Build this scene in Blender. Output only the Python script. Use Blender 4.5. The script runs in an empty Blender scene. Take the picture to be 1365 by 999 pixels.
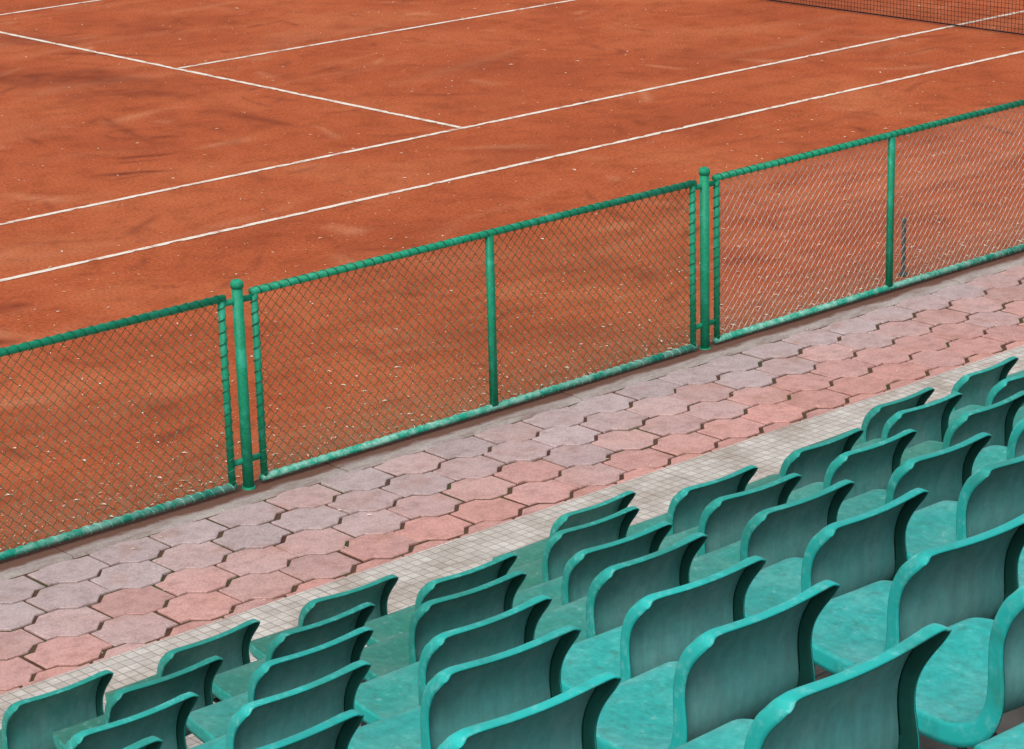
import bpy, bmesh, math, random
import numpy as np
from mathutils import Matrix, Vector
random.seed(7); rng=np.random.default_rng(5)
sc=bpy.context.scene
# ---------------------------------------------------------------- camera
cx,cy,cz,ps,th,ro,f=-13.7254,-14.5676,4.3975,0.7278,0.3018,-0.0266,3436.56
F=Vector((math.sin(ps)*math.cos(th),math.cos(ps)*math.cos(th),-math.sin(th)))
R=Vector((math.cos(ps),-math.sin(ps),0)); U=R.cross(F)
R2=R*math.cos(ro)+U*math.sin(ro); U2=-R*math.sin(ro)+U*math.cos(ro)
cd=bpy.data.cameras.new("camera"); cam=bpy.data.objects.new("camera",cd); sc.collection.objects.link(cam)
cam.matrix_world=Matrix(((R2.x,U2.x,-F.x,cx),(R2.y,U2.y,-F.y,cy),(R2.z,U2.z,-F.z,cz),(0,0,0,1)))
cd.sensor_width=36; cd.lens=f/1365*36; cd.clip_end=2000; cd.clip_start=.05
sc.camera=cam
# ---------------------------------------------------------------- helpers
def mat(name,rough=.8,spec=.3):
    m=bpy.data.materials.new(name); m.use_nodes=True; nt=m.node_tree
    b=nt.nodes["Principled BSDF"]; b.inputs["Roughness"].default_value=rough
    b.inputs["Specular IOR Level"].default_value=spec
    return m,nt,b
class G:
    def __init__(s,nt): s.nt=nt; s.tc=nt.nodes.new("ShaderNodeTexCoord"); s.geo=nt.nodes.new("ShaderNodeNewGeometry")
    def pos(s,scale=(1,1,1),rot=0,obj=False):
        m=s.nt.nodes.new("ShaderNodeMapping"); m.inputs["Scale"].default_value=scale; m.inputs["Rotation"].default_value=(0,0,rot)
        s.nt.links.new(s.tc.outputs["Object"] if obj else s.geo.outputs["Position"],m.inputs[0]); return m.outputs[0]
    def noise(s,vec,scale,detail=4,rough=.55,dist=0):
        n=s.nt.nodes.new("ShaderNodeTexNoise"); n.inputs["Scale"].default_value=scale; n.inputs["Detail"].default_value=detail
        n.inputs["Roughness"].default_value=rough; n.inputs["Distortion"].default_value=dist
        s.nt.links.new(vec,n.inputs["Vector"]); return n.outputs["Fac"]
    def ramp(s,fac,stops,interp='LINEAR'):
        r=s.nt.nodes.new("ShaderNodeValToRGB"); e=r.color_ramp.elements; r.color_ramp.interpolation=interp
        while len(e)<len(stops): e.new(.5)
        for i,(p,c) in enumerate(stops):
            e[i].position=p
            if not isinstance(c,(tuple,list)): c=(c,c,c)
            e[i].color=(*c,1)
        s.nt.links.new(fac,r.inputs[0]); return r.outputs[0]
    def sm(s,v,a,b,lo=0,hi=1):
        n=s.nt.nodes.new("ShaderNodeMapRange"); n.interpolation_type='SMOOTHSTEP'
        n.inputs[1].default_value=a;n.inputs[2].default_value=b;n.inputs[3].default_value=lo;n.inputs[4].default_value=hi
        s.nt.links.new(v,n.inputs[0]); return n.outputs[0]
    def mth(s,op,a,b=None,c=None):
        n=s.nt.nodes.new("ShaderNodeMath"); n.operation=op
        for i,x in enumerate((a,b,c)):
            if x is None: continue
            if isinstance(x,(int,float)): n.inputs[i].default_value=x
            else: s.nt.links.new(x,n.inputs[i])
        return n.outputs[0]
    def mix(s,fac,a,b,mode='MIX'):
        n=s.nt.nodes.new("ShaderNodeMix"); n.data_type='RGBA'; n.blend_type=mode; n.clamp_factor=True
        for k,x in ((0,fac),(6,a),(7,b)):
            if isinstance(x,(int,float)): n.inputs[k].default_value=x
            elif isinstance(x,tuple): n.inputs[k].default_value=(*x,1)
            else: s.nt.links.new(x,n.inputs[k])
        return n.outputs[2]
    def attr(s,name):
        at=s.nt.nodes.new("ShaderNodeAttribute"); at.attribute_name=name
        S=s.nt.nodes.new("ShaderNodeSeparateColor"); s.nt.links.new(at.outputs["Color"],S.inputs[0]); return S.outputs
    def xyz(s,vec):
        n=s.nt.nodes.new("ShaderNodeSeparateXYZ"); s.nt.links.new(vec,n.inputs[0]); return n.outputs
    def bump(s,b,h,strength=.3,dist=.01):
        n=s.nt.nodes.new("ShaderNodeBump"); n.inputs["Strength"].default_value=strength; n.inputs["Distance"].default_value=dist
        s.nt.links.new(h,n.inputs["Height"]); s.nt.links.new(n.outputs[0],b.inputs["Normal"])
    def col(s,b,c): s.nt.links.new(c,b.inputs["Base Color"])
def mesh_obj(name,v,fc,mats,mi=None,smooth=False,parent=None):
    me=bpy.data.meshes.new(name); me.from_pydata(v,[],fc); me.update()
    for m in (mats if isinstance(mats,list) else [mats]): me.materials.append(m)
    if mi: me.polygons.foreach_set("material_index",mi)
    if smooth: me.polygons.foreach_set("use_smooth",[True]*len(me.polygons))
    o=bpy.data.objects.new(name,me); sc.collection.objects.link(o)
    if parent: o.parent=parent
    return o
def box(V,Fc,x0,x1,y0,y1,z0,z1):
    n=len(V); V+=[(x0,y0,z0),(x1,y0,z0),(x1,y1,z0),(x0,y1,z0),(x0,y0,z1),(x1,y0,z1),(x1,y1,z1),(x0,y1,z1)]
    Fc+=[tuple(n+i for i in q) for q in ((0,3,2,1),(4,5,6,7),(0,1,5,4),(1,2,6,5),(2,3,7,6),(3,0,4,7))]
def tube(V,Fc,pts,r,n=8,cap=True):
    pts=[Vector(p) for p in pts]; base=len(V); prev=None
    for i,p in enumerate(pts):
        t=(pts[min(i+1,len(pts)-1)]-pts[max(i-1,0)]).normalized()
        if prev is None:
            a=Vector((0,0,1)) if abs(t.z)<.9 else Vector((1,0,0)); s=t.cross(a).normalized()
        else: s=(prev-t*prev.dot(t)).normalized()
        prev=s; w=t.cross(s); rr=r[i] if isinstance(r,(list,tuple)) else r
        for k in range(n):
            a=2*math.pi*(k+.5)/n; V.append(tuple(p+(s*math.cos(a)+w*math.sin(a))*rr))
    for i in range(len(pts)-1):
        for k in range(n):
            a=base+i*n+k;b=base+i*n+(k+1)%n; Fc.append((a,b,b+n,a+n))
    if cap:
        Fc.append(tuple(base+k for k in range(n))[::-1]); e=base+(len(pts)-1)*n; Fc.append(tuple(e+k for k in range(n)))
# ---------------------------------------------------------------- clay ground: marks in the clay are stored per vertex
gx0,gx1,gy0,gy1,st=-10.4,9.1,-4.4,11.2,.035
nx=int((gx1-gx0)/st)+1; ny=int((gy1-gy0)/st)+1
xs=np.linspace(gx0,gx1,nx); ys=np.linspace(gy0,gy1,ny); XX,YY=np.meshgrid(xs,ys)
def vnoise(scale,seed):
    r=np.random.default_rng(seed); gw=int((gx1-gx0)*scale)+3; gh=int((gy1-gy0)*scale)+3; g_=r.random((gh,gw))
    u=(XX-gx0)*scale; v=(YY-gy0)*scale; i=u.astype(int); j=v.astype(int); fu=u-i; fv=v-j; fu=fu*fu*(3-2*fu); fv=fv*fv*(3-2*fv)
    return (g_[j,i]*(1-fu)+g_[j,i+1]*fu)*(1-fv)+(g_[j+1,i]*(1-fu)+g_[j+1,i+1]*fu)*fv
W1=sum(vnoise(1.2*2**k,11+k)/2**k for k in range(4))/1.875-.5
W2=sum(vnoise(1.2*2**k,31+k)/2**k for k in range(4))/1.875-.5
BR=sum(vnoise(6*1.8**k,51+k)/1.5**k for k in range(3)); BR=(BR-BR.min())/(BR.max()-BR.min())
dark=np.zeros_like(XX); light=np.zeros_like(XX)
def mark(arr,ax,ay,bx,by,hw,s,curve=0,warp=.15):
    L=math.hypot(bx-ax,by-ay)+1e-6; ct,sn=(bx-ax)/L,(by-ay)/L; mx,my=(ax+bx)/2,(ay+by)/2; R_=L/2+hw*2+.3
    i0=max(0,int((mx-R_-gx0)/st)); i1=min(nx,int((mx+R_-gx0)/st)+2); j0=max(0,int((my-R_-gy0)/st)); j1=min(ny,int((my+R_-gy0)/st)+2)
    if i0>=i1 or j0>=j1: return
    sl=(slice(j0,j1),slice(i0,i1)); dx=XX[sl]-mx+W1[sl]*warp; dy=YY[sl]-my+W2[sl]*warp
    u=(dx*ct+dy*sn)/(L/2); v=(-dx*sn+dy*ct)-curve*(1-u*u)*L
    w=hw*(1-.4*u); d=np.clip(1-np.abs(u)**3,0,1)*np.exp(-(v/w)**2)
    arr[sl]=np.maximum(arr[sl],d*s*(.35+.95*BR[sl]))
for q in [(-3.14,2.20,-2.47,1.86,.05,1.0),(-2.62,2.60,-2.08,2.41,.04,1.0),(-2.75,2.45,-2.3,2.3,.03,.6),(-1.85,3.95,-2.05,2.8,.06,.6),(-.97,3.8,-.87,2.4,.10,.55),(-2.15,3.3,-1.7,2.9,.05,.6),
    (-5.75,-.5,-5.4,-.65,.10,.9),(-6.3,-1.0,-5.9,-1.35,.10,.9),(-4.6,.75,-4.0,.35,.05,.4),(.6,2.9,1.2,2.2,.06,.4),(1.0,-.9,1.9,-1.5,.12,.25),(-3.3,-1.0,-2.6,-1.4,.05,.4),(-.4,7.2,.4,6.1,.06,.7),(-1.3,5.1,-.7,4.9,.05,.7),(-1.9,5.6,-1.2,6.1,.05,.5)]:
    mark(dark,*q)
for q in [(-1.9,6.9,-.3,4.9,.42,.7),(-.6,8.6,.3,7.2,.35,.55),(-1.6,5.2,-.4,4.4,.2,.5),(2.2,6.1,3.4,5.0,.3,.25),(-8.5,-3.2,-7.2,-3.9,.35,.4),(-1,8.8,-.2,9.9,.3,.4),
          (-7.5,-2.4,-5.8,-3.3,.3,.3),(-4.6,-3.0,-3.2,-3.9,.3,.3),(-2.6,-2.6,-1.2,-3.4,.25,.28),(-.6,-3.0,.8,-3.8,.3,.3)]:
    mark(dark,*q,warp=.9)
for i in range(320):   # shoe slides
    x,y=rng.uniform(gx0+1,gx1-1),rng.uniform(-3.8,gy1-1); a=rng.choice([.1,-.5,.9,1.4])+rng.normal(0,.35); l=rng.uniform(.12,.75)**1.3+.08
    mark(dark,x,y,x+l*math.cos(a),y+l*math.sin(a),rng.uniform(.02,.045),rng.uniform(.15,.65),rng.normal(0,.08),.08)
for i in range(150):
    x,y=rng.uniform(gx0+1,gx1-1),rng.uniform(-3.8,gy1-1); a=rng.uniform(0,3.1); l=rng.uniform(.15,1.0)
    mark(light,x,y,x+l*math.cos(a),y+l*math.sin(a),rng.uniform(.03,.10),rng.uniform(.2,.65),rng.normal(0,.06),.15)
for i in range(90):   # brush sweeps
    x,y=rng.uniform(gx0+1,gx1-3),rng.uniform(-3.5,gy1-1); l=rng.uniform(1,3.5); a=rng.normal(.05,.25)
    mark(light if i%3 else dark,x,y,x+l*math.cos(a),y+l*math.sin(a),rng.uniform(.03,.14),rng.uniform(.1,.34),rng.normal(0,.04),.4)
for i in range(36):  # broad patches
    x,y=rng.uniform(gx0+1,gx1-1),rng.uniform(-3.5,gy1-1); l=rng.uniform(.6,1.6); a=rng.uniform(0,3)
    mark(light if i%3==0 else dark,x,y,x+l*math.cos(a),y+l*math.sin(a),rng.uniform(.25,.6),rng.uniform(.12,.28),0,1.0)
fade=np.clip(np.minimum.reduce([(XX-gx0),(gx1-XX),(YY-gy0)*3,(gy1-YY)])*2,0,1); dark*=fade; light*=fade
dark=np.clip(dark,0,1); light=np.clip(light,0,1)
Vg=np.stack([XX.ravel(),YY.ravel(),np.zeros(nx*ny)],1)
idx=np.arange(nx*ny).reshape(ny,nx); Q=np.stack([idx[:-1,:-1].ravel(),idx[:-1,1:].ravel(),idx[1:,1:].ravel(),idx[1:,:-1].ravel()],1)
big=[(-150,-60),(150,-60),(150,240),(-150,240),(-150,gy0),(150,gy0),(150,gy1),(-150,gy1),(gx0,gy0),(gx1,gy0),(gx1,gy1),(gx0,gy1)]
n0=len(Vg); Vg=np.concatenate([Vg,[(x,y,0) for x,y in big]]); 
Q=np.concatenate([Q,np.array([(0,1,5,4),(7,6,2,3),(4,8,11,7),(9,5,6,10)])+n0])
def clay_nodes(g,full=True):
    p=g.pos(); n1=g.noise(p,.5,3,.6,.4); n2=g.noise(p,3.4,5,.7,.4); n3=g.noise(p,38,4,.75); n5=g.noise(p,190,1,.6)
    c=g.ramp(n1,[(.3,(.42,.090,.033)),(.52,(.51,.118,.043)),(.72,(.57,.158,.062))])
    c=g.mix(.65,c,g.ramp(n2,[(.3,(.64,.60,.56)),(.5,(1,1,1)),(.72,(1.12,1.18,1.24))]),'MULTIPLY')
    c=g.mix(.85,c,g.ramp(n3,[(.3,(.48,.45,.43)),(.5,(1,1,1)),(.75,(1.35,1.42,1.5))]),'MULTIPLY')
    c=g.mix(.5,c,g.ramp(n5,[(.35,(.45,.45,.45)),(.6,(1.25,1.25,1.25))]),'MULTIPLY')
    return c,n3,n2,n5
clay,nt,b=mat("clay",.95,.1); g=G(nt); c,n3,n2,n5=clay_nodes(g)
X=g.xyz(g.geo.outputs["Position"]); at=g.attr("marks")
jit=g.sm(n3,.3,.65,.5,1.3)
c=g.mix(g.mth('MULTIPLY',at[1],g.mth('MULTIPLY',jit,.75)),c,(.68,.29,.15))
c=g.mix(g.mth('MULTIPLY',at[0],jit),c,(.17,.033,.016))
nf=g.mth('MULTIPLY',g.sm(X[1],-3.4,-4.5,0,.7),g.sm(g.noise(g.pos(),14,3,.7),.36,.62))
c=g.mix(nf,c,(.38,.18,.105))
g.col(b,c); g.bump(b,g.mth('ADD',g.mth('ADD',n3,g.mth('MULTIPLY',n5,.6)),g.mth('MULTIPLY',at[0],-2)),.6,.008)
me=bpy.data.meshes.new("clay_court_ground"); me.from_pydata(Vg.tolist(),[],Q.tolist()); me.update(); me.materials.append(clay)
ca=me.color_attributes.new("marks","FLOAT_COLOR","POINT")
buf=np.zeros((len(Vg),4),np.float32); buf[:nx*ny,0]=dark.ravel(); buf[:nx*ny,1]=light.ravel(); buf[:,3]=1
ca.data.foreach_set("color",buf.ravel())
o=bpy.data.objects.new("clay_court_ground",me); sc.collection.objects.link(o)
# ---------------------------------------------------------------- court lines
lm,nt,b=mat("line_tape",.8,.2); g=G(nt); c0,_,_,_=clay_nodes(g)
n=g.noise(g.pos(),5,4,.75); n2=g.noise(g.pos(),70,2,.7)
dust=g.mth('ADD',g.mth('MULTIPLY',g.sm(n,.47,.70),.7),g.mth('MULTIPLY',g.sm(n2,.50,.72),.5))
c=g.mix(dust,(.90,.82,.69),c0); g.col(b,c)
V=[];Fc=[]; w=.060
def rag(y0,x0,x1,axis,hw):
    n=int((x1-x0)/.05)+2; base=len(V)
    for i in range(n):
        t=x0+(x1-x0)*i/(n-1)
        e0=hw-abs(random.gauss(0,.004)); e1=hw-abs(random.gauss(0,.004))
        if random.random()<.05: e0-=.018
        if random.random()<.04: e1-=.018
        for s in (y0-e0,y0+e1): V.append((t,s,.004) if axis==0 else (s,t,.0045))
    for i in range(n-1):
        a=base+2*i; q=(a,a+2,a+3,a+1); Fc.append(q if axis==0 else q[::-1])
for y in (0,1.37,9.6,10.97): rag(y,-5.49,18.29,0,w/2)
rag(5.485,.03,12.77,0,w/2)
for x in (0,12.8): rag(x,1.40,9.57,1,w/2)
for x in (-5.54,18.34): rag(x,-.02,10.99,1,.045)
mesh_obj("court_lines",V,Fc,lm)
# ---------------------------------------------------------------- petals / grit litter
V=[];Fc=[]
pm,nt,b=mat("petal",.8,.2); g=G(nt); g.col(b,g.ramp(g.noise(g.pos(),9,2),[(.35,(.62,.40,.24)),(.55,(.85,.76,.62))]))
def petal(x,y,z,s):
    a=random.uniform(0,math.pi); l=s*random.uniform(.6,1.5); ww=s*random.uniform(.2,.55); n=len(V)
    ca,sa=math.cos(a),math.sin(a)
    for (u,v,h) in ((-l,0,0),(0,-ww,.3),(l,0,.1),(0,ww,.25)): V.append((x+u*ca-v*sa,y+u*sa+v*ca,z+h*s))
    Fc.append((n,n+1,n+2,n+3))
def size(): return min(.018,.004+random.expovariate(1/.0034))
for i in range(3800): petal(random.uniform(-9,12),random.uniform(-4.4,14),.005,size()*1.15)
for i in range(2800): petal(random.uniform(-11,4),-4.42+min(4,random.expovariate(1.0)),.005,size()*1.05)
for i in range(1400): petal(random.uniform(-11,4),-4.43+random.expovariate(6),.006,size()*1.2)
for i in range(320): petal(random.uniform(-11,4),random.uniform(-6.2,-4.6),.045,size()*.7)
mesh_obj("petal_litter",V,Fc,pm)
# ---------------------------------------------------------------- tennis net
nm,nt,b=mat("net_cord",.8,.2); b.inputs["Base Color"].default_value=(.012,.012,.016,1)
wm,nt,b=mat("net_tape",.7,.3); b.inputs["Base Color"].default_value=(.75,.73,.7,1)
sm_,nt,b=mat("net_post_paint",.45,.5); b.inputs["Base Color"].default_value=(.03,.12,.08,1)
net=bpy.data.objects.new("tennis_net",None); sc.collection.objects.link(net)
V=[];Fc=[]; xn=6.4
def nsag(y): return .914+.155*abs((y-5.485)/6.4)**1.6
N=int(12.8/.043)
for i in range(N+1):
    y=-.914+i*12.8/N; t=nsag(y); tube(V,Fc,[(xn,y,.015),(xn+.01*math.sin(y*3),y,.5),(xn,y,t)],.0022,3,False)
for k in range(22):
    tube(V,Fc,[(xn+.01*math.sin(y*3)*math.sin(k/22*3.1),y,.02+(nsag(y)-.04)*k/21) for y in [-.914+j*12.8/60 for j in range(61)]],.0022 if k else .008,4,False)
mesh_obj("net_mesh",V,Fc,nm,parent=net)
V=[];Fc=[]
ysn=[-.914+j*12.8/30 for j in range(31)]
for a in range(30):
    n=len(V); y0,y1=ysn[a],ysn[a+1]
    for y in (y0,y1): 
        for (dx,dz) in ((-.008,-.05),(.008,-.05),(.008,.012),(-.008,.012)): V.append((xn+dx,y,nsag(y)+dz))
    Fc+=[(n,n+1,n+5,n+4),(n+1,n+2,n+6,n+5),(n+2,n+3,n+7,n+6),(n+3,n,n+4,n+7)]
mesh_obj("net_tape_band",V,Fc,wm,parent=net)
V=[];Fc=[]
for y in (-.95,11.92): tube(V,Fc,[(xn,y,-.05),(xn,y,1.07),(xn,y,1.09)],[.045,.045,.02],16)
mesh_obj("net_posts",V,Fc,sm_,smooth=False,parent=net)
# ---------------------------------------------------------------- paving base, kerb
soil,nt,b=mat("joint_soil",.95,.1); g=G(nt)
g.col(b,g.ramp(g.noise(g.pos(),5,4,.7),[(.35,(.085,.042,.028)),(.5,(.12,.068,.045)),(.62,(.06,.075,.028))]))
V=[];Fc=[]; box(V,Fc,-16,16,-5.86,-4.70,-.05,.0255); mesh_obj("paving_bed",V,Fc,soil)
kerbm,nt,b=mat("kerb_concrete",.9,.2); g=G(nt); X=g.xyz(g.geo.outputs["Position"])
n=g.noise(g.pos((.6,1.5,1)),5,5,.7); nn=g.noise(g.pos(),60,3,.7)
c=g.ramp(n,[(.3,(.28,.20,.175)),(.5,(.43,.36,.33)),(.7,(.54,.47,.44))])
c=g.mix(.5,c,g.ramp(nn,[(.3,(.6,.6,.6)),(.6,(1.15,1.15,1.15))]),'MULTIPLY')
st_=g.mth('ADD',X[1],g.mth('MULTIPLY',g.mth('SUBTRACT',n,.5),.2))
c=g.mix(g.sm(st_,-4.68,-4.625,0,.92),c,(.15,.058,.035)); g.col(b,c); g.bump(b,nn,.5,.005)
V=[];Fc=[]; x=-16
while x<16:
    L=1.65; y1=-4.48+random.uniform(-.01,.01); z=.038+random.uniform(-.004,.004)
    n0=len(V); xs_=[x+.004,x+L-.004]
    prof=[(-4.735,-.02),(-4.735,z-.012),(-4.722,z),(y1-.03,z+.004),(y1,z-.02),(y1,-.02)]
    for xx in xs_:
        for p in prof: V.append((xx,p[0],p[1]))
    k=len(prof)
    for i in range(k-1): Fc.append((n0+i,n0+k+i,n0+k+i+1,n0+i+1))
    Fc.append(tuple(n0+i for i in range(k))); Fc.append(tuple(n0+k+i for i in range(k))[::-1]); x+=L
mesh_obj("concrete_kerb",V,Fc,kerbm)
# ---------------------------------------------------------------- pavers
a,bq,A=.345,.268,.066; s1=.055; s2=a/2-s1
V=[];Fc=[];cols=[]
top=[(-a/2,bq/2-A/2),(-a/2+s1,bq/2-A/2),(-a/2+s2,bq/2+A/2),(a/2-s2,bq/2+A/2),(a/2-s1,bq/2-A/2),(a/2,bq/2-A/2)]
poly=top+[(x,-y) for x,y in reversed(top)]
ymin,ymax=-5.862,-4.74
rows=int((ymax-ymin)/bq)+2
for r in range(rows):
    yc=ymax-bq*(r+.42); xx=-12+(r%2)*a/2
    while xx<10:
        z=.034+random.uniform(-.002,.0025); tx=random.uniform(-.014,.014); ty=random.uniform(-.014,.014); ro_=random.uniform(-.02,.02)
        jx,jy=random.uniform(-.004,.004),random.uniform(-.004,.004)
        n0=len(V); k=len(poly); pts=[]
        for px,py in poly:
            gx=px*(1-.017/a); gy=py*(1-.020/bq); gx+=random.uniform(-.003,.003); gy+=random.uniform(-.003,.003)
            pts.append((gx-gy*ro_,gy+gx*ro_))
        def cl(y): return max(ymin+.004,min(ymax,y))
        if cl(yc+bq/2)-cl(yc-bq/2)>.03:
            for (q,zo) in ((1,-.04),(1,-.0035),(.978,0)):
                for gx,gy in pts: V.append((xx+jx+gx*q,cl(yc+jy+gy*q),z+zo+tx*gx+ty*gy))
            for l in range(2):
                for i in range(k): Fc.append((n0+l*k+i,n0+l*k+k+i,n0+l*k+k+(i+1)%k,n0+l*k+(i+1)%k))
            Fc.append(tuple(n0+2*k+i for i in range(k))[::-1])
            v=random.gauss(0,1); t=(ymax-yc)/(ymax-ymin)
            pink=max(0,min(1,.27+(t-.2)*.75+random.gauss(0,.14)+max(-.1,(xx+5)*.03)))
            cols+= [(.49+.055*v,pink,random.random(),1)]*(2*k+1)
        xx+=a
me_o=mesh_obj("paver_path",V,Fc,[])
ca=me_o.data.color_attributes.new("pv","FLOAT_COLOR","CORNER")
buf=[]
for p,cc in zip(me_o.data.polygons,cols): buf+=list(cc)*p.loop_total
ca.data.foreach_set("color",buf)
pv,nt,b=mat("paver_concrete",.72,.4); g=G(nt); S=g.attr("pv")
n1=g.noise(g.pos(),3.2,4,.6,.3); n2=g.noise(g.pos(),90,3,.7); n3=g.noise(g.pos(),15,4,.65)
pf=g.mth('ADD',S[1],g.mth('MULTIPLY',g.mth('SUBTRACT',n1,.5),.45))
c=g.mix(g.sm(pf,0,1),(.54,.42,.41),(.66,.335,.285))
c=g.mix(1,c,g.ramp(S[0],[(.2,(.72,.72,.73)),(.5,(1,1,1)),(.8,(1.22,1.2,1.2))]),'MULTIPLY')
c=g.mix(.65,c,g.ramp(n3,[(.3,(.68,.63,.62)),(.5,(1,1,1)),(.7,(1.2,1.2,1.2))]),'MULTIPLY')
c=g.mix(.55,c,g.ramp(n2,[(.3,(.5,.5,.5)),(.6,(1.15,1.15,1.15))]),'MULTIPLY')
c=g.mix(g.sm(n1,.54,.72,0,.4),c,(.38,.19,.13))
g.col(b,c); g.bump(b,n2,.4,.004); me_o.data.materials.append(pv)
# ---------------------------------------------------------------- stand
tilem,nt,b=mat("mosaic_tile",.6,.35); g=G(nt)
br=nt.nodes.new("ShaderNodeTexBrick"); br.offset=0; br.squash=1
for k,v in (("Scale",1),("Mortar Size",.003),("Mortar Smooth",.3),("Brick Width",.055),("Row Height",.055)): br.inputs[k].default_value=v
br.inputs["Color1"].default_value=(.68,.63,.57,1); br.inputs["Color2"].default_value=(.54,.49,.44,1); br.inputs["Mortar"].default_value=(.34,.29,.25,1)
nt.links.new(g.pos(),br.inputs["Vector"])
n=g.noise(g.pos(),4,4,.65)
c=g.mix(.85,br.outputs["Color"],g.ramp(n,[(.3,(.66,.58,.52)),(.58,(1.05,1.05,1.05))]),'MULTIPLY')
c=g.mix(.5,c,g.ramp(g.noise(g.pos(),60,3,.7),[(.3,(.7,.7,.7)),(.6,(1.1,1.1,1.1))]),'MULTIPLY')
g.col(b,c); g.bump(b,br.outputs["Fac"],-.3,.003)
V=[];Fc=[];x=-16
while x<16:
    box(V,Fc,x+.004,x+2.2-.004,-7.85,-5.868,-.05,.042); x+=2.2
mesh_obj("tiled_walkway",V,Fc,tilem)
conc,nt,b=mat("stand_concrete",.9,.2); g=G(nt)
c=g.ramp(g.noise(g.pos(),3,5,.7),[(.3,(.09,.08,.07)),(.6,(.18,.16,.145))]); g.col(b,c); g.bump(b,g.noise(g.pos(),70,3),.4,.004)
V=[];Fc=[]
D,H=.797,.333; TY=-8.114; TZ=1.0625
def tipY(r): return TY-D*(r-2) if r>1 else -7.45
def tipZ(r): return TZ+H*(r-2) if r>1 else .795
for r in range(2,15):
    fz=tipZ(r)-.795; y0=tipY(r)+.50 if r>2 else -7.7
    y1=tipY(r+1)+.50
    box(V,Fc,-16,16,y1+.001,y0,-.05,fz)
mesh_obj("concrete_grandstand",V,Fc,conc)
# ---------------------------------------------------------------- seats
def seatmat(name,kind):
    m,nt,b=mat(name,.5,.4); g=G(nt)
    oi=nt.nodes.new("ShaderNodeObjectInfo"); S=nt.nodes.new("ShaderNodeSeparateColor"); nt.links.new(oi.outputs["Color"],S.inputs[0])
    p=g.pos(); n1=g.noise(p,5,4,.65,.3); n2=g.noise(p,38,4,.7); n3=g.noise(g.pos((9,9,1.2)),3,4,.7)
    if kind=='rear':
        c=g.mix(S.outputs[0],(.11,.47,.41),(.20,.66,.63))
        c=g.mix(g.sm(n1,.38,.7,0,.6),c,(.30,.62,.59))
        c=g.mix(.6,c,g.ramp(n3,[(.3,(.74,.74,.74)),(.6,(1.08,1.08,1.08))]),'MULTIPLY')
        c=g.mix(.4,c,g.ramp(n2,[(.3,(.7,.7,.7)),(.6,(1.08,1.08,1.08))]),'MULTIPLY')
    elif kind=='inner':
        c=g.mix(g.sm(n1,.4,.7),(.008,.085,.066),(.016,.14,.115))  # darker green on the inner side of the rim and lip
    elif kind=='edge':
        c=g.mix(S.outputs[0],(.018,.33,.265),(.02,.53,.49))
        c=g.mix(g.sm(n2,.5,.72,0,.6),c,(.19,.64,.61))
        c=g.mix(g.sm(n1,.50,.68,0,.6),c,(.025,.25,.20))
    else:
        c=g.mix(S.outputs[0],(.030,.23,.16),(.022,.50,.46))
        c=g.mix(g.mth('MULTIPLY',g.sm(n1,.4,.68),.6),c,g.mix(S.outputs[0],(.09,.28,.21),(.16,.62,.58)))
        c=g.mix(.65,c,g.ramp(n2,[(.3,(.5,.6,.6)),(.6,(1.1,1.08,1.08))]),'MULTIPLY')
        c=g.mix(g.sm(n3,.52,.74,0,.55),c,(.05,.18,.13))
        c=g.mix(g.sm(n2,.60,.72,0,.4),c,(.45,.6,.55))
    # per-seat ageing
    c=g.mix(1,c,g.ramp(S.outputs[1],[(0,(.82,.84,.84)),(1,(1.08,1.08,1.08))]),'MULTIPLY')
    g.col(b,c); g.bump(b,n2,.14,.002); b.inputs["Roughness"].default_value={'rear':.65,'inner':.6,'top':.42,'edge':.45}[kind]
    return m
mt,mr,mi_,med=seatmat("seat_plastic",'top'),seatmat("seat_plastic_dusty",'rear'),seatmat("seat_plastic_inner",'inner'),seatmat("seat_plastic_edge",'edge')
metal,nt,b=mat("seat_bracket_steel",.6,.5); b.inputs["Base Color"].default_value=(.05,.05,.05,1)
# centre-line profile: (y, z, half width, hug, dish, rim depth)
PR=[(.372,.440,.155,0,0,0),(.368,.478,.168,0,0,.03),(.340,.497,.188,0,.004,.036),(.27,.498,.203,0,.012,.038),(.18,.488,.210,0,.018,.038),(.10,.482,.210,0,.018,.040),
    (.045,.484,.207,.004,.012,.042),(.008,.502,.203,.010,.004,.043),(-.008,.540,.200,.016,0,.042),(-.010,.580,.197,.020,0,.038),(-.006,.622,.195,.022,0,.034),(-.008,.665,.195,.023,0,.032),
    (-.020,.707,.198,.023,0,.034),(-.042,.746,.202,.022,0,.037),(-.064,.774,.204,.020,0,.037),(-.078,.795,.203,.018,0,.034)]
us=[-1,-.93,-.75,-.45,-.15,.15,.45,.75,.93,1]
V=[];Fc=[];MI=[]; nr=len(PR)
def nrm(i):
    a=PR[max(i-1,0)];c_=PR[min(i+1,nr-1)]; t=Vector((0,c_[0]-a[0],c_[1]-a[1])).normalized()
    return Vector((0,t.z,-t.y))
rowsV=[]
for i,(y,z,hw,hug,dish,rd) in enumerate(PR):
    n=nrm(i); row=[]
    fn=Vector((0,n.y,n.z*(.35 if i>=9 else 1))).normalized()
    def S(u):
        zz=z-dish*(1-u*u); yy=y-hug*(1-u*u)
        if i>=12: zz-= .007*((i-11)/4)*(1-u*u)
        if i>=14 and u<-.99: zz-=.006*(i-13)
        elif i>=14 and u<-.9: zz-=.0015*(i-13)
        return Vector((u*hw+(.004*(i-13) if (i>=14 and u<-.99) else 0),yy,zz))
    e=S(-1);row.append(e-fn*(rd+.004)+Vector((-.005,0,0)))
    for u in us: row.append(S(u))
    e=S(1);row.append(e-fn*(rd+.004)+Vector((.005,0,0)))
    rowsV.append(row)
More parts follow.
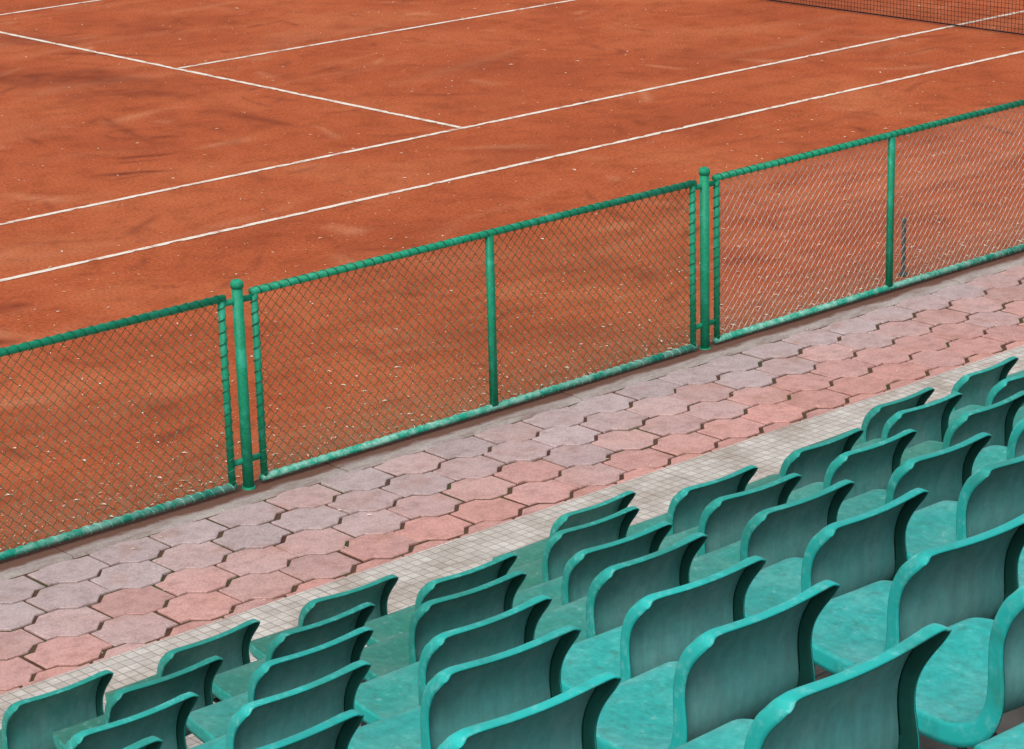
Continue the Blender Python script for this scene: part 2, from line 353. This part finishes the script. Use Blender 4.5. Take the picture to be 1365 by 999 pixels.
last=rowsV[-1]; L0,L1=last[0],last[-1]; mm=len(last)
back=[None,.036,.031,.026,.024,.023,.023,.024,.026,.031,.036,None]; inn=[0,.010,.006,.002,0,0,0,0,-.002,-.006,-.010,0]
lip=[]
for k,p_ in enumerate(last):
    if k==0: lip.append(L0+Vector((.003,0,-.004)))
    elif k==mm-1: lip.append(L1+Vector((-.003,0,-.004)))
    else: lip.append(p_+Vector((inn[k],-back[k],-.004)))
rowsV.append(lip)
m=len(rowsV[0])
for r_ in rowsV: V+= [tuple(p) for p in r_]
for i in range(len(rowsV)-1):
    for j in range(m-1):
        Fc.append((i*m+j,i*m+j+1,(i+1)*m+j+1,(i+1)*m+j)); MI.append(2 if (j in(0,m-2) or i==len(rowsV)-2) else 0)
me=bpy.data.meshes.new("shell"); me.from_pydata(V,[],Fc); me.update()
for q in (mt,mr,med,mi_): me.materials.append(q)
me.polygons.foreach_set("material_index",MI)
mid=me.polygons[(m-1)*4+5]
if mid.normal.z<0: me.flip_normals()
cr=me.attributes.new("crease_edge","FLOAT","EDGE")
for e in me.edges:
    a_,b_=e.vertices; ja,jb=a_%m,b_%m; ia,ib=a_//m,b_//m
    if (ja==jb and ja in(1,m-2)) and max(ia,ib)<nr-1: cr.data[e.index].value=.4
    if ia==ib==nr-1 and 2<=min(ja,jb) and max(ja,jb)<=m-3: cr.data[e.index].value=.4
ob=bpy.data.objects.new("shell",me); sc.collection.objects.link(ob)
s=ob.modifiers.new("s","SUBSURF"); s.levels=2; s.render_levels=2
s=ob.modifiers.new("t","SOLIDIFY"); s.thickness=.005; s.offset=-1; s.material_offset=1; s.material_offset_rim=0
dg=bpy.context.evaluated_depsgraph_get(); ev=ob.evaluated_get(dg); shell=bpy.data.meshes.new_from_object(ev); bpy.data.objects.remove(ob)
V=[];Fc=[]
for x in (-.12,.12):
    tube(V,Fc,[(x,.26,.455),(x,.05,.445),(x,.02,.42),(x,.02,.30),(x,.03,.02)],.012,8)
tube(V,Fc,[(-.17,.02,.30),(.17,.02,.30)],.015,8)
for x in (-.12,.12): box(V,Fc,x-.03,x+.03,-.02,.08,0,.012)
bm_=bpy.data.meshes.new("br"); bm_.from_pydata(V,[],Fc)
bm=bmesh.new(); bm.from_mesh(shell); nf0=len(bm.faces); bm.from_mesh(bm_)
bm.faces.ensure_lookup_table()
for i,fc in enumerate(bm.faces):
    fc.smooth=True
    if i>=nf0: fc.material_index=4
seat=bpy.data.meshes.new("stadium_seat"); bm.to_mesh(seat); bm.free()
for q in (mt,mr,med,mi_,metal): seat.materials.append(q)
missing={(1,3),(1,5),(1,6),(2,-1),(2,-2),(3,-2),(3,-3)}
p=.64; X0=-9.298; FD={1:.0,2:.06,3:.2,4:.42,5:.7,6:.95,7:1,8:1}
for r in range(1,9):
    c0={1:-2,2:-2,3:-3,4:-3,5:-4,6:-4,7:-4,8:-2}[r]
    for c_ in range(c0,13):
        if (r,c_) in missing: continue
        tx,ty,tz=X0+p*c_,tipY(r),tipZ(r)
        o=bpy.data.objects.new("stadium_seat",seat); sc.collection.objects.link(o)
        o.location=(tx-.204+random.uniform(-.008,.008),ty+.088+random.uniform(-.008,.008),tz-.800)
        o.rotation_euler=(random.uniform(-.02,.02),random.uniform(-.01,.01),random.uniform(-.04,.04))
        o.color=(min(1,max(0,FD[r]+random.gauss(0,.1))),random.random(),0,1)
# ---------------------------------------------------------------- fence
def paint(name,base,worn,amt,rough=.55):
    m,nt,b=mat(name,rough,.35); g=G(nt); n=g.noise(g.pos(),11,4,.7); n2=g.noise(g.pos(),70,3,.7)
    c=g.mix(g.sm(n2,.35,.65),tuple(x*.75 for x in base),base)
    c=g.mix(g.sm(n,.62-amt,.72-amt*.4,0,.8),c,worn); g.col(b,c); g.bump(b,n2,.25,.002); return m
gp=paint("green_paint",(.006,.33,.17),(.03,.42,.27),.12)
gp2=paint("green_paint_worn",(.012,.40,.27),(.34,.66,.55),.24)
wg=paint("wire_green",(.010,.15,.08),(.02,.24,.13),.1)
wsil=paint("wire_pale",(.60,.50,.45),(.20,.38,.29),.1,.5)  # paler pinkish-grey wire for the right-hand mesh panels
FY=-4.569; HT=1.068; HB=.074; HM=1.12
posts=[-6.6067+3.303*k for k in range(-3,7)]
def helix(V,Fc,p0,p1,R_,pitch,r=.0028):
    p0,p1=Vector(p0),Vector(p1); L=(p1-p0).length; t=(p1-p0)/L
    a=Vector((0,1,0)); bb=t.cross(a); n=int(L/pitch*8); pts=[]
    for i in range(n+1):
        q=i/8*2*math.pi; pts.append(p0+t*(L*i/n)+(a*math.cos(q)+bb*math.sin(q))*R_)
    tube(V,Fc,pts,r,4,False)
for k,x in enumerate(posts):
    V=[];Fc=[]
    tube(V,Fc,[(x,FY,-.05),(x,FY,HM-.035)],.028,18)
    tube(V,Fc,[(x,FY,HM-.035),(x,FY,HM-.012),(x,FY,HM),(x,FY,HM+.006)],[.033,.033,.024,.008],18)
    for z in (HT-.05,.19): box(V,Fc,x-.11,x+.11,FY-.006,FY+.006,z-.015,z+.015)
    tube(V,Fc,[(x,FY,.02),(x,FY,.05)],.034,18)
    o=mesh_obj("fence_post",V,Fc,gp,smooth=False)
    for pl in o.data.polygons: pl.use_smooth=pl.normal.z<.9 and len(pl.vertices)==4
for k in range(len(posts)-1):
    xa,xb=posts[k]+.10,posts[k+1]-.10; xm=(posts[k]+posts[k+1])/2
    if xa>11: break
    root=bpy.data.objects.new("chain_link_fence_panel",None); sc.collection.objects.link(root)
    V=[];Fc=[]
    tube(V,Fc,[(xa-.02,FY,HT-.022),(xb+.02,FY,HT-.022)],.019,12)
    for x in (xa,xb): tube(V,Fc,[(x,FY,HB),(x,FY,HT-.03)],.018,10)
    box(V,Fc,xm-.02,xm+.02,FY-.016,FY+.010,HB,HT-.03)
    mesh_obj("frame",V,Fc,gp,smooth=True,parent=root)
    V=[];Fc=[]; tube(V,Fc,[(xa-.02,FY,HB),(xb+.02,FY,HB)],.019,12)
    mesh_obj("bottom_rail",V,Fc,gp2,smooth=True,parent=root)
    V=[];Fc=[]
    helix(V,Fc,(xa,FY,HT-.022),(xb,FY,HT-.022),.0210,.06,.0033)
    for x in (xa,xb): helix(V,Fc,(x,FY,HB),(x,FY,HT-.03),.0200,.06,.0033)
    mesh_obj("lacing_wire",V,Fc,wg,parent=root)
    V=[];Fc=[]; helix(V,Fc,(xa,FY,HB),(xb,FY,HB),.0205,.06,.0035)
    mesh_obj("lower_lacing_wire",V,Fc,gp2,parent=root)
    V=[];Fc=[]; s_=.0285; n=int((xb-xa)/s_); s_=(xb-xa)/n; nz=int((HT-HB-.03)/.03); sz=(HT-HB-.03)/nz
    for i in range(n):
        x=xa+(i+.5)*s_; pts=[]
        for kz in range(nz+1):
            sg=1 if (kz+i)%2 else -1
            bul=.010*math.sin(x*2.1+k)*math.sin(kz/nz*3.14)+.004*math.sin(x*7+kz*.3)
            pts.append((x+sg*s_*.52+.004*math.sin(kz*.5+x*3),FY+.020+sg*.0018+bul,HB+kz*sz))
        tube(V,Fc,pts,.0022,3,False)
    mesh_obj("wire_mesh",V,Fc,wsil if posts[k]>-3.5 else wg,parent=root)
stm=paint("stake_paint",(.10,.12,.11),(.2,.2,.18),.1)
V=[];Fc=[]; x,y=-1.16,-4.28
tube(V,Fc,[(x,y,-.05),(x,y,.36)],.014,12); tube(V,Fc,[(x,y,.36),(x,y,.375),(x,y,.385)],[.019,.019,.008],12); tube(V,Fc,[(x,y,.0),(x,y,.02)],.03,12)
mesh_obj("metal_stake",V,Fc,stm)
# ---------------------------------------------------------------- light
w=bpy.data.worlds.new("World"); sc.world=w; w.use_nodes=True; nt=w.node_tree
bg=nt.nodes["Background"]; sky=nt.nodes.new("ShaderNodeTexSky"); sky.sky_type='NISHITA'; sky.sun_disc=False
az=math.radians(-118); el=math.radians(52)
sky.sun_elevation=el; sky.sun_rotation=az; sky.dust_density=3; sky.air_density=1.0
hs=nt.nodes.new("ShaderNodeHueSaturation"); hs.inputs["Saturation"].default_value=.35
nt.links.new(sky.outputs[0],hs.inputs["Color"]); nt.links.new(hs.outputs[0],bg.inputs[0]); bg.inputs[1].default_value=.15
sd=bpy.data.lights.new("sun","SUN"); sd.energy=1.4; sd.angle=math.radians(35); sd.color=(1,.97,.92)
so=bpy.data.objects.new("sun",sd); sc.collection.objects.link(so)
dv=Vector((math.sin(az)*math.cos(el),math.cos(az)*math.cos(el),math.sin(el)))
so.rotation_euler=dv.to_track_quat('Z','Y').to_euler()
sc.view_settings.view_transform='Standard'; sc.view_settings.look='None'; sc.view_settings.exposure=0
